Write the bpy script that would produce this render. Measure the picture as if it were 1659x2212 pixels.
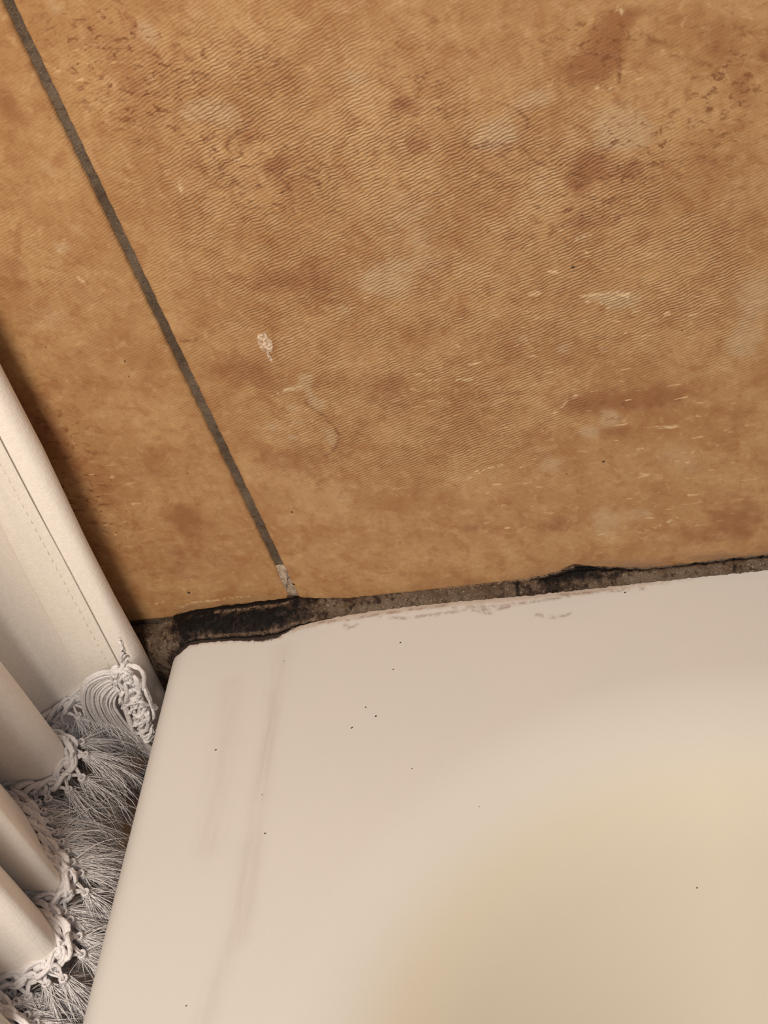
import bpy, math, random
import numpy as np
from mathutils import Vector, Matrix, noise

for o in list(bpy.data.objects):
    bpy.data.objects.remove(o, do_unlink=True)
SC = bpy.context.scene
COL = SC.collection

# camera solved from the grout joint, the tub edge and the sealant line
CAM_LOC = (0.19799, -0.30000, 0.84379)
CAM_AXES = ((0.960106, 0.096016, -0.262634), (0.113031, 0.725805, 0.678551), (0.255773, -0.681167, 0.685997))
TILE_PALE = [
    (54.1,720.6,3.1,3.3,0.80), (73.8,710.4,3.1,5.4,0.90), (66.2,715.6,2.8,3.0,0.50), (77.5,688.4,8.7,4.5,0.90), (85.3,684.7,4.6,5.2,0.70), (118.6,688.4,4.2,3.7,0.80), (159.6,674.6,7.1,3.9,0.90), (177.2,663.9,8.2,6.3,1.10),
    (177.7,659.3,6.6,3.9,0.80), (149.0,666.7,6.2,4.9,0.80), (156.2,650.4,4.0,4.1,0.60), (120.7,647.8,12.0,10.9,0.70), (110.9,630.2,8.7,7.8,0.80), (123.4,633.9,7.4,9.1,0.50), (170.6,610.3,6.1,3.4,1.20), (165.5,613.2,6.1,1.9,0.80),
    (205.2,605.5,7.7,11.0,1.00), (200.1,589.6,5.9,7.0,1.00), (152.1,597.0,3.3,3.0,0.90), (162.9,595.0,2.5,2.7,0.70), (142.3,602.9,4.3,2.6,0.80), (161.1,569.3,3.7,4.4,1.30), (154.4,564.6,3.2,3.7,1.20), (153.4,525.6,6.4,10.8,0.90),
    (165.0,527.1,5.9,5.5,0.80), (141.5,553.1,6.2,5.1,0.80), (77.6,599.9,3.5,2.9,1.10), (72.6,596.8,4.7,1.5,1.00), (78.2,589.9,3.3,2.6,1.10), (76.8,593.8,1.7,3.7,0.90), (70.2,589.8,3.3,2.2,0.90), (69.9,584.0,2.8,1.1,1.00),
    (61.7,583.4,3.1,2.7,0.90), (66.4,578.3,2.3,1.6,0.90), (77.9,576.0,2.5,6.7,1.00), (107.5,629.1,5.7,4.7,0.70), (96.0,621.5,3.6,3.9,0.70), (10.7,634.9,10.9,7.0,0.60), (32.4,683.1,7.4,7.2,0.50), (26.2,657.1,3.9,3.9,0.80),
    (27.8,614.2,5.6,5.5,0.60), (46.7,586.4,5.7,4.9,0.30), (12.4,570.2,7.6,8.6,0.50), (-8.9,547.4,8.0,9.5,0.40), (144.6,662.4,13.6,12.0,0.35), (184.8,621.7,8.2,7.5,0.40), (113.1,608.6,15.5,11.9,0.40), (141.9,620.9,14.7,9.4,0.35),
    (134.3,563.1,12.3,9.7,0.45), (76.7,548.7,13.2,8.6,0.45), (179.8,545.4,8.1,11.9,0.40), (71.5,611.3,5.4,3.5,0.30), (100.0,520.6,18.0,6.8,0.30), (132.3,701.0,8.5,5.7,0.40), (106.3,689.8,6.7,6.2,0.40), (187.5,653.4,8.8,7.9,0.40),
    (41.3,629.1,8.0,10.3,0.30), (176.9,555.6,8.0,9.6,0.40), (13.0,522.6,12.9,7.4,0.40),
]
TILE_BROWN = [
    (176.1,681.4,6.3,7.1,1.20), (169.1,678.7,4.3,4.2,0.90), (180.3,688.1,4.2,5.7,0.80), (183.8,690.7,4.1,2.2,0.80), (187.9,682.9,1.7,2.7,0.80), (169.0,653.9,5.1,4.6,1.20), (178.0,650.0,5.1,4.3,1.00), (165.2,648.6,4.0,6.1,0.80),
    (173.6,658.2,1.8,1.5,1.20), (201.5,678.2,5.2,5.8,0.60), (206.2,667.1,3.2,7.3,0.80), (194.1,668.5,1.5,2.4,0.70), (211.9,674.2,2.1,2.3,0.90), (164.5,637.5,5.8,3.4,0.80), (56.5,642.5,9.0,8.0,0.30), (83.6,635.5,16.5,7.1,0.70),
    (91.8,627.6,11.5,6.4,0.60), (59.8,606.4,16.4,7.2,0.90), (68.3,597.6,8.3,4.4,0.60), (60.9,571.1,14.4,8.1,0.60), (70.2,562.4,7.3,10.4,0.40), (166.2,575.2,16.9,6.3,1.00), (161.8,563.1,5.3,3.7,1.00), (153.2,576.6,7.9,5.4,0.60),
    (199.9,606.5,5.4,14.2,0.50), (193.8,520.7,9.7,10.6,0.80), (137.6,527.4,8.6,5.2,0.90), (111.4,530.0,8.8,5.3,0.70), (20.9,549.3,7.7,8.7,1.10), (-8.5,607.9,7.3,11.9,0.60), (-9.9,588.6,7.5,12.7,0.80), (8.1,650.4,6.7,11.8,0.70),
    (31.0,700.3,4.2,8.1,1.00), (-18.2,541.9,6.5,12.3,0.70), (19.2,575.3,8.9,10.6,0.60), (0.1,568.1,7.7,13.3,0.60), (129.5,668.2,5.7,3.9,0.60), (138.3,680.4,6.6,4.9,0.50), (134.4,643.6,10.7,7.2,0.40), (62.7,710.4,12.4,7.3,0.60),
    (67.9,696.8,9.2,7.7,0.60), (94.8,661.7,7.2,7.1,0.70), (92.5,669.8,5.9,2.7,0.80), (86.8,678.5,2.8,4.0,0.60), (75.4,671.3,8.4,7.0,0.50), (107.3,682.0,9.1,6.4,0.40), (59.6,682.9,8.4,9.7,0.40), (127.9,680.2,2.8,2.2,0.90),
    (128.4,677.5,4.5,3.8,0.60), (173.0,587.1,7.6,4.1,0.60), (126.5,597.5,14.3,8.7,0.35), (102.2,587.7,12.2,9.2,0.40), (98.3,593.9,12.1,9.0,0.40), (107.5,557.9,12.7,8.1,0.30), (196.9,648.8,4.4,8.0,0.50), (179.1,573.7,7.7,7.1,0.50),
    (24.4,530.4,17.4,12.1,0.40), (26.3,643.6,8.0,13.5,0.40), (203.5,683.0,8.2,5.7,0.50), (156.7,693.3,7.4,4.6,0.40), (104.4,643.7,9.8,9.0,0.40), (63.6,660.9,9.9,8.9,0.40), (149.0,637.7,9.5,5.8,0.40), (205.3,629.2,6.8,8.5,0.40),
    (119.8,667.5,8.1,5.3,0.40), (21.8,675.3,5.0,12.1,0.40), (194.9,563.6,7.7,9.2,0.50), (177.8,514.7,15.5,6.5,0.60), (182.5,545.0,22.8,20.1,0.35), (4.5,531.2,20.9,17.4,0.45), (201.8,641.0,10.0,16.6,0.30), (-7.5,579.9,16.6,31.2,0.30),  # broad end blobs paint light falloff into the lower corners, over the pattern
]
FLECK_DARK = [
    (62.2,709.3,16.9,12.4,1.00), (68.1,694.3,16.2,11.8,1.00), (92.9,663.5,14.3,9.9,1.00), (78.5,676.2,10.7,8.2,0.70), (174.3,683.6,11.6,10.6,1.00), (171.6,652.7,13.5,10.8,1.10), (162.5,639.3,12.8,7.1,0.90), (134.6,683.7,9.9,11.2,0.80),
    (204.2,668.7,9.5,17.3,0.90), (-9.0,590.4,14.9,23.5,0.90), (-9.0,558.7,11.0,25.9,0.80), (145.7,662.1,9.1,8.0,0.60), (189.0,657.0,14.2,11.7,0.60), (97.2,698.0,10.0,9.8,0.60), (165.8,572.5,15.6,11.0,0.40), (74.0,569.8,7.2,14.2,0.40),
]
FLECK_PALE = [
    (165.5,613.2,11.0,4.7,1.00), (154.5,621.6,10.9,7.7,0.70), (138.4,603.8,17.8,13.5,0.60), (166.3,576.0,23.3,16.4,0.80), (124.8,550.9,12.6,12.3,1.00), (122.8,534.6,10.1,8.6,1.00), (175.8,546.1,21.5,24.3,0.70), (151.2,521.2,28.6,11.0,0.50),
    (53.8,698.6,10.5,10.5,0.70), (25.8,656.4,6.5,6.4,1.00), (0.8,565.8,9.2,18.0,0.60), (-11.8,540.9,11.3,12.2,0.60), (71.4,589.6,12.5,11.4,0.50), (162.4,632.1,9.4,5.8,0.90), (177.0,673.4,8.6,4.9,0.70), (112.7,607.0,19.4,15.5,0.50),
    (120.8,584.3,16.0,11.0,0.50), (176.4,603.1,22.0,9.7,0.50), (99.3,626.1,15.2,13.0,0.30),
]
RIPPLE = [
    (102.8,638.0,51.4,55.3,1.00), (84.9,662.3,28.8,29.9,0.80), (135.9,622.1,46.4,43.5,1.00), (173.2,624.0,30.6,26.4,0.80), (196.4,607.2,19.0,25.8,0.70), (96.9,588.7,40.4,28.6,0.90), (142.6,653.2,34.5,22.7,0.70), (111.2,567.2,33.1,17.8,0.60),
    (89.8,697.1,33.5,15.1,0.45), (14.8,655.4,15.7,30.5,0.25),
]
TILE_LINES = [
    [(90.6,683.2), (86.4,680.8), (82.8,679.3), (81.1,677.3), (81.9,675.2)],
    [(85.1,703.7), (84.1,702.3), (84.9,700.7)],
    [(91.1,667.4), (92.8,664.2), (93.3,661.7)],
    [(99.6,667.0), (102.0,665.5)],
    [(150.2,675.2), (154.6,672.2), (156.3,669.3), (155.7,667.2)],
    [(153.3,662.5), (155.3,658.1), (159.3,654.6)],
    [(159.9,661.1), (161.8,658.8)],
    [(179.3,681.3), (179.6,677.7), (178.9,674.2)],
    [(185.6,685.2), (188.9,682.7), (190.5,682.1)],
    [(191.6,678.8), (195.6,676.8), (200.1,674.2)],
    [(78.9,583.0), (80.5,580.4), (80.7,576.5), (78.9,572.5), (76.4,569.8), (74.2,568.6)],
    [(74.7,590.9), (76.9,586.8), (79.1,584.5)],
    [(46.2,619.9), (50.4,619.6), (53.8,621.2)],
    [(163.6,652.7), (167.8,650.1), (168.5,647.4)],
    [(180.2,649.6), (186.0,650.8)],
    [(165.8,645.0), (170.2,643.7), (178.1,642.5)],
]
TILE_SCRATCH_SHEEN = [
    [(114.8,551.6), (118.3,554.5), (122.8,555.3), (126.5,555.7)],
    [(145.2,573.5), (150.1,578.1), (153.4,579.8)],
    [(165.2,568.0), (162.0,564.9)],
    [(173.8,562.8), (180.4,562.9)],
    [(160.1,614.3), (164.4,614.1), (170.5,613.5)],
    [(165.1,610.9), (171.0,612.8)],
    [(119.8,591.7), (123.6,590.7), (126.5,591.4)],
    [(81.6,672.8), (83.6,673.1)],
    [(152.4,623.5), (155.1,623.3)],
    [(-51.5,520.2), (-51.5,520.2)],
    [(162.6,519.4), (168.5,521.0), (174.6,523.8)],
    [(65.7,669.4), (65.5,666.3), (64.6,670.0)],
    [(27.8,659.1), (24.6,655.8)],
    [(26.3,646.8), (27.1,645.4)],
    [(66.0,595.3), (70.6,596.8), (75.3,597.2)],
    [(181.4,692.4), (182.6,693.2), (181.8,691.2)],
    [(173.8,674.1), (178.0,673.1)],
    [(161.3,632.3), (165.7,633.6)],
    [(1.9,506.4), (5.7,508.1), (12.7,508.3)],  # from here on, pale strokes paint the wet sheen along smeared sealant
    [(12.6,507.8), (19.8,508.7), (28.2,508.5)],
    [(-6.3,509.7), (-3.6,510.3)],
]
SEAL_WALL = [(200.8,503.1), (186.6,502.9), (163.2,502.3), (147.3,505.7), (140.1,507.3), (130.4,504.2), (122.5,503.1), (114.8,503.1), (94.1,502.7), (79.6,502.6), (63.2,502.6), (50.4,504.1), (44.3,506.0), (30.6,505.6), (16.8,505.2), (6.1,504.7), (-0.5,503.4), (-6.2,500.3), (-11.9,499.6), (-19.1,499.6)]
SEAL_TUB = [(200.1,-4.4), (177.4,-4.4), (162.8,-4.5), (138.9,-4.9), (122.0,-5.1), (101.7,-4.7), (85.8,-4.7), (69.7,-5.2), (59.9,-6.0), (51.8,-7.1), (43.7,-8.9), (37.4,-11.4), (30.7,-11.9), (20.4,-11.1), (10.0,-10.7), (4.9,-11.4), (2.2,-13.5)]
TUB_STREAKS = [
    [(40.3,-17.3), (40.7,-36.5), (40.9,-61.6), (41.8,-81.8), (42.6,-96.0), (42.9,-118.4), (38.9,-134.9), (37.1,-147.1)],
    [(24.0,-31.1), (26.5,-53.4), (26.6,-70.8), (27.7,-92.1)],
    [(39.7,-36.4), (41.3,-58.2), (42.2,-75.2)],
    [(41.3,-92.9), (42.3,-106.6), (42.7,-121.2)],
]
TUB_CRACKS = [
    [(51.8,-7.7), (63.4,-7.6), (69.8,-6.8), (82.7,-6.0), (95.5,-5.5)],
    [(61.2,-9.8), (63.0,-11.6), (65.3,-10.3)],
    [(86.2,-9.2), (95.7,-8.8), (103.5,-8.5), (111.4,-10.9)],
    [(98.7,-6.7), (111.3,-7.9), (123.7,-7.9), (137.3,-6.8)],
    [(123.6,-7.5), (114.5,-9.3), (108.2,-8.7)],
    [(126.8,-13.3), (132.9,-15.2), (138.9,-14.0)],
    [(91.0,-9.4), (95.7,-9.4)],
    [(134.3,-5.9), (147.9,-6.2), (161.2,-6.8)],
    [(73.2,-8.0), (83.0,-9.6)],
]
TUB_SPECKS = [(45.47,-88.38,0.39), (80.19,-30.45,0.33), (72.36,-44.67,0.30), (76.12,-48.40,0.36), (68.60,-52.13,0.45), (41.31,-22.91,0.24), (30.80,-141.86,0.33), (94.15,-142.29,0.30), (23.31,-56.72,0.45), (42.16,-74.74,0.24), (110.44,-81.60,0.21), (89.68,-68.84,0.24), (155.29,-7.58,0.39), (81.54,-19.59,0.33), (169.82,-95.97,0.22)]
TILE_SPECKS = [(159.64,624.10,0.60), (156.56,552.03,0.53), (7.50,513.64,0.67), (27.18,616.09,0.30), (25.92,610.36,0.27), (28.50,568.92,0.30), (-5.49,546.85,0.33), (55.89,546.57,0.38), (184.79,597.62,0.30), (144.84,548.69,0.30), (5.84,625.44,0.30), (42.24,505.82,1.50), (45.34,512.25,0.60)]
CHIP = [(69.1,618.3), (71.4,618.6), (72.4,614.9), (71.7,612.1), (70.2,610.9), (70.6,608.7), (69.7,607.8), (69.1,608.6), (69.6,611.0), (68.2,613.3), (68.2,615.7)]
SMEAR = [(41.8,521.5), (46.0,522.2), (45.4,516.6), (45.2,508.8), (45.4,505.3), (40.8,504.5), (40.9,512.9)]
# corner tassel strokes, (x, z) in mm on the hem band
TASSEL = [
    [(-15.8,506.6), (-20.6,509.3), (-28.3,505.6), (-34.2,494.2), (-36.2,482.4), (-34.0,476.4), (-32.1,469.1)],
    [(-15.9,506.2), (-20.6,508.8), (-28.1,505.1), (-33.8,493.9), (-35.7,482.1), (-33.5,475.9), (-31.6,468.6)],
    [(-16.0,505.8), (-20.6,508.3), (-27.8,504.5), (-33.3,493.5), (-35.1,481.9), (-33.0,475.5), (-31.1,468.1)],
    [(-16.0,505.5), (-20.5,507.7), (-27.6,503.9), (-32.8,493.2), (-34.6,481.6), (-32.6,475.0), (-30.6,467.6)],
    [(-16.1,505.1), (-20.5,507.2), (-27.3,503.4), (-32.3,492.8), (-34.0,481.3), (-32.1,474.6), (-30.1,467.1)],
    [(-16.2,504.8), (-20.5,506.7), (-27.1,502.8), (-31.8,492.4), (-33.5,481.0), (-31.6,474.2), (-29.6,466.6)],
    [(-16.3,504.4), (-20.4,506.2), (-26.8,502.2), (-31.3,492.1), (-33.0,480.8), (-31.2,473.7), (-29.1,466.1)],
    [(-16.3,504.0), (-20.4,505.6), (-26.5,501.7), (-30.8,491.7), (-32.4,480.5), (-30.7,473.3), (-28.6,465.6)],
    [(-16.4,503.7), (-20.4,505.1), (-26.3,501.1), (-30.3,491.4), (-31.9,480.2), (-30.2,472.9), (-28.1,465.1)],
    [(-16.5,503.3), (-20.3,504.6), (-26.0,500.5), (-29.8,491.0), (-31.3,480.0), (-29.7,472.4), (-27.6,464.6)],
    [(-16.6,502.9), (-20.3,504.0), (-25.8,499.9), (-29.4,490.7), (-30.8,479.7), (-29.3,472.0), (-27.1,464.1)],
    [(-16.6,502.6), (-20.3,503.5), (-25.5,499.4), (-28.9,490.3), (-30.3,479.4), (-28.8,471.5), (-26.6,463.6)],
    [(-16.7,502.2), (-20.3,502.9), (-25.2,498.8), (-28.4,489.9), (-29.7,479.1), (-28.3,471.1), (-26.1,463.1)],
    [(-16.8,501.8), (-20.2,502.4), (-25.0,498.2), (-27.9,489.6), (-29.2,478.9), (-27.8,470.7), (-25.6,462.6)],
    [(-16.9,501.5), (-20.2,501.9), (-24.7,497.6), (-27.4,489.2), (-28.6,478.6), (-27.4,470.2), (-25.1,462.1)],
    [(-16.9,501.1), (-20.2,501.3), (-24.5,497.0), (-26.9,488.9), (-28.1,478.3), (-26.9,469.8), (-24.6,461.6)],
    [(-17.0,500.7), (-20.1,500.8), (-24.2,496.5), (-26.4,488.5), (-27.6,478.1), (-26.4,469.3), (-24.1,461.1)],
    [(-17.1,500.4), (-20.1,500.2), (-23.9,495.9), (-25.9,488.1), (-27.0,477.8), (-25.9,468.9), (-23.6,460.6)],
    [(-17.2,500.0), (-20.1,499.7), (-23.7,495.3), (-25.4,487.8), (-26.5,477.5), (-25.5,468.5), (-23.1,460.1)],
    [(-17.3,499.6), (-20.1,499.2), (-23.4,494.7), (-24.9,487.4), (-26.0,477.2), (-25.0,468.0), (-22.6,459.6)],
    [(-17.3,499.3), (-20.0,498.6), (-23.2,494.1), (-24.5,487.1), (-25.4,477.0), (-24.5,467.6), (-22.1,459.1)],
    [(-17.4,498.9), (-20.0,498.1), (-22.9,493.6), (-24.0,486.7), (-24.9,476.7), (-24.0,467.1), (-21.6,458.5)],
    [(-17.5,498.5), (-20.0,497.5), (-22.6,493.0), (-23.5,486.3), (-24.3,476.4), (-23.6,466.7), (-21.1,458.0)],
]
CLUSTER = [
    [(-7.9,523.4), (-7.9,519.7), (-10.6,515.0), (-10.0,512.3)],
    [(-9.0,514.7), (-12.7,510.1), (-16.1,505.3), (-15.2,502.6)],
    [(-10.5,511.1), (-7.5,511.5), (-5.3,508.6), (-7.7,501.5), (-11.2,496.7)],
    [(-12.0,510.0), (-14.2,502.4), (-16.9,494.7), (-20.7,489.7)],
    [(-16.4,508.5), (-14.2,509.8), (-13.1,507.6), (-15.8,504.0), (-17.8,504.5), (-16.4,508.5)],
    [(-11.8,507.4), (-9.6,504.4), (-11.8,496.7), (-16.6,491.9), (-18.5,494.9)],
    [(-8.7,501.7), (-8.7,496.3), (-9.7,489.7), (-9.7,485.5)],
    [(-21.3,488.4), (-16.6,491.9), (-12.8,492.8), (-11.8,488.5)],
    [(-13.9,490.2), (-17.5,483.7), (-22.3,478.6)],
    [(-21.7,484.2), (-20.9,479.9), (-17.8,480.9), (-13.5,486.0)],
    [(-13.3,487.4), (-14.7,480.5), (-18.3,475.3), (-20.9,475.6)],
    [(-17.5,500.2), (-20.0,488.2), (-22.6,475.8), (-20.3,472.6)],
    [(-11.1,488.5), (-11.6,482.9), (-15.2,477.7)],
    [(-18.0,502.9), (-19.2,495.0), (-21.7,484.2), (-24.1,476.0)],
    [(-11.9,494.8), (-14.4,494.4), (-17.1,490.7), (-18.0,486.5)],
    [(-16.5,480.0), (-15.0,480.9), (-13.7,483.3), (-13.7,485.3)],
    [(-16.7,499.8), (-14.5,501.1), (-12.7,504.4), (-12.8,507.1)],
    [(-17.6,501.6), (-18.3,504.4), (-16.6,508.5), (-13.8,511.0)],
    [(-13.8,501.0), (-11.7,504.1), (-11.2,507.4), (-12.7,508.3)],
    [(-10.9,505.6), (-10.2,509.2), (-11.8,510.4), (-14.3,508.3)],
    [(-15.1,479.3), (-15.1,482.2), (-16.9,482.3), (-19.2,479.6)],
    [(-14.2,500.1), (-16.2,500.9), (-15.8,504.7), (-13.3,508.6)],
    [(-16.4,494.3), (-14.8,496.4), (-14.2,498.8), (-15.0,499.9)],
    [(-14.6,502.1), (-12.3,503.8), (-11.0,502.5), (-11.8,499.1)],
    [(-17.8,500.7), (-15.7,500.8), (-13.3,503.8), (-12.5,507.4)],
    [(-12.9,492.2), (-11.2,496.6), (-12.1,499.2), (-14.8,498.1)],
    [(-19.9,474.6), (-18.7,478.2), (-16.3,480.7), (-14.6,480.2)],
    [(-13.8,496.4), (-13.3,498.6), (-14.2,499.4), (-15.7,498.1)],
    [(-13.2,489.6), (-14.9,488.7), (-15.6,490.3), (-14.6,493.1)],
    [(-18.3,496.5), (-19.3,492.6), (-18.1,490.9), (-15.4,492.6)],
    [(-16.6,489.2), (-16.0,492.0), (-14.2,494.4), (-12.5,494.7)],
    [(-20.7,472.1), (-19.0,471.4), (-16.5,473.9), (-15.1,477.8)],
    [(-14.4,501.6), (-12.4,503.6), (-11.0,503.2), (-11.2,500.7)],
    [(-14.0,503.6), (-11.7,504.6), (-10.9,502.3), (-12.3,498.5)],
    [(-15.3,473.4), (-18.3,470.2), (-20.5,470.9), (-20.1,475.0)],
    [(-16.3,504.6), (-16.0,507.0), (-14.4,509.4), (-12.8,510.0)],
    [(-13.1,509.4), (-10.8,510.1), (-10.1,507.5), (-11.7,503.6)],
    [(-16.3,483.6), (-14.8,481.9), (-15.8,477.5), (-18.7,473.7)],
    [(-15.4,499.7), (-17.8,499.3), (-18.2,502.1), (-16.4,506.2)],
    [(-13.6,507.7), (-12.0,508.4), (-11.4,507.0), (-12.3,504.4)],
    [(-18.4,474.6), (-18.4,477.1), (-16.9,480.0), (-15.0,481.1)],
    [(-21.1,488.3), (-19.6,486.5), (-16.6,488.6), (-14.5,493.1)],
    [(-17.9,485.4), (-17.7,487.6), (-16.3,489.9), (-14.7,490.6)],
    [(-16.9,492.0), (-15.5,494.1), (-14.1,494.4), (-13.8,492.8)],
    [(-13.7,490.6), (-13.0,488.9), (-14.0,485.8), (-16.1,483.6)],
    [(-15.1,479.7), (-17.3,475.9), (-19.8,474.8), (-20.6,477.2)],
    [(-13.7,487.2), (-15.9,484.2), (-17.9,483.9), (-18.2,486.6)],
    [(-18.8,491.7), (-19.2,494.0), (-17.7,497.4), (-15.5,499.2)],
]

cam_data = bpy.data.cameras.new('camera')
cam_data.sensor_fit = 'HORIZONTAL'
cam_data.sensor_width = 36.0
cam_data.lens = 3000.0 / 1659.0 * 36.0
cam_data.clip_start = 0.01
camera = bpy.data.objects.new('camera', cam_data)
COL.objects.link(camera)
_r, _u, _b = (Vector(v) for v in CAM_AXES)
camera.matrix_world = Matrix(((_r.x, _u.x, _b.x, CAM_LOC[0]), (_r.y, _u.y, _b.y, CAM_LOC[1]),
                              (_r.z, _u.z, _b.z, CAM_LOC[2]), (0, 0, 0, 1)))
SC.camera = camera

world = bpy.data.worlds.new('world')
SC.world = world
world.use_nodes = True
bg = world.node_tree.nodes['Background']
bg.inputs['Color'].default_value = (0.92, 0.90, 0.95, 1)
bg.inputs['Strength'].default_value = 0.17


def area_light(name, loc, target, size, power, color):
    d = bpy.data.lights.new(name, 'AREA')
    d.shape = 'DISK'
    d.size = size
    d.energy = power
    d.color = color
    o = bpy.data.objects.new(name, d)
    COL.objects.link(o)
    o.location = loc
    o.rotation_euler = (Vector(target) - Vector(loc)).to_track_quat('-Z', 'Y').to_euler()
    return o


area_light('added_near_light', (0.045, -0.50, 1.06), (0.06, -0.05, 0.55), 0.22, 4.6, (1.0, 0.89, 0.75))  # unseen light added above the camera for its falloff, no fixture there
area_light('ceiling_lamp', (0.10, -0.75, 2.30), (0.05, -0.05, 0.5), 0.60, 6.0, (1.0, 0.97, 0.95))

vs = SC.view_settings
vs.view_transform = 'Standard'
vs.look = 'None'
vs.gamma = 1.0
vs.use_curve_mapping = False
vs.exposure = -0.08


# ------------------------------------------------------------------ helpers
def tag(o, label=None, cat=None, group=None, kind=None):
    if label: o['label'] = label
    if cat: o['category'] = cat
    if group: o['group'] = group
    if kind: o['kind'] = kind
    return o


def link(name, data, parent=None):
    o = bpy.data.objects.new(name, data)
    COL.objects.link(o)
    if parent: o.parent = parent
    return o


def mesh(name, verts, faces, mat, smooth=True, attrs=None):
    me = bpy.data.meshes.new(name)
    verts = np.asarray(verts, dtype=np.float32)
    me.from_pydata(verts.tolist() if len(verts) < 20000 else verts, [], faces)
    me.validate()
    if attrs:
        for k, v in attrs.items():
            a = me.attributes.new(k, 'FLOAT', 'POINT')
            a.data.foreach_set('value', np.asarray(v, dtype=np.float32))
    if smooth:
        me.polygons.foreach_set('use_smooth', np.ones(len(me.polygons), dtype=bool))
    me.materials.append(mat)
    me.update()
    return me


def grid_faces(nu, nv, flip=False):
    i = np.arange(nu - 1)[:, None] * nv + np.arange(nv - 1)[None, :]
    q = np.stack([i, i + nv, i + nv + 1, i + 1], -1).reshape(-1, 4)
    return q[:, ::-1] if flip else q


class Tubes:
    """collects swept round strands into one mesh"""
    def __init__(self):
        self.v = []
        self.f = []

    def add(self, pts, rad, sides=5, taper=0.0, caps=True):
        pts = [Vector(p) for p in pts]
        n = len(pts)
        base = len(self.v)
        up = Vector((0.31, 0.17, 0.93))
        for i, p in enumerate(pts):
            t = (pts[min(i + 1, n - 1)] - pts[max(i - 1, 0)])
            if t.length < 1e-9: t = Vector((0, 0, 1))
            t.normalize()
            a = t.cross(up)
            if a.length < 1e-3: a = t.cross(Vector((1, 0, 0)))
            a.normalize()
            b = t.cross(a)
            r = rad * (1 - taper * i / (n - 1))
            for k in range(sides):
                w = 2 * math.pi * k / sides
                self.v.append(tuple(p + a * (r * math.cos(w)) + b * (r * math.sin(w))))
        for i in range(n - 1):
            for k in range(sides):
                k2 = (k + 1) % sides
                s = base + i * sides
                self.f.append((s + k, s + k2, s + sides + k2, s + sides + k))
        if caps:
            self.f.append(tuple(base + k for k in reversed(range(sides))))
            self.f.append(tuple(base + (n - 1) * sides + k for k in range(sides)))

    def mesh(self, name, mat):
        return mesh(name, self.v, self.f, mat)


def spline(P, n):
    """Catmull-Rom through the points, n samples per span"""
    P = [Vector(p) for p in P]
    out = []
    for i in range(len(P) - 1):
        a, b, c, d = P[max(i - 1, 0)], P[i], P[i + 1], P[min(i + 2, len(P) - 1)]
        for k in range(n):
            t = k / n
            out.append(0.5 * ((2 * b) + (c - a) * t + (2 * a - 5 * b + 4 * c - d) * t * t + (3 * b - a - 3 * c + d) * t ** 3))
    out.append(P[-1])
    return out


def resample(P, step):
    P = [Vector(p) for p in P]
    out = [P[0].copy()]
    need = step
    for a, b in zip(P[:-1], P[1:]):
        L = (b - a).length
        pos = 0.0
        while L - pos >= need:
            pos += need
            out.append(a.lerp(b, pos / L))
            need = step
        need -= (L - pos)
    return out


def seg_dist(X, Y, poly):
    d = np.full(X.shape, 1e9)
    for (x0, y0), (x1, y1) in zip(poly[:-1], poly[1:]):
        vx, vy = x1 - x0, y1 - y0
        L = vx * vx + vy * vy + 1e-12
        t = np.clip(((X - x0) * vx + (Y - y0) * vy) / L, 0, 1)
        d = np.minimum(d, np.hypot(X - x0 - t * vx, Y - y0 - t * vy))
    return d


def blobs(X, Y, L):
    s = np.zeros_like(X)
    for x, y, rx, ry, w in L:
        s += w * np.exp(-1.1 * (((X - x) / rx) ** 2 + ((Y - y) / ry) ** 2))
    return s


def sstep(a, b, x):
    t = np.clip((x - a) / (b - a), 0, 1)
    return t * t * (3 - 2 * t)


def lin(r, g, b):
    f = lambda c: (c / 255 / 12.92) if c / 255 <= 0.04045 else ((c / 255 + 0.055) / 1.055) ** 2.4
    return (f(r), f(g), f(b), 1.0)


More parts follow.
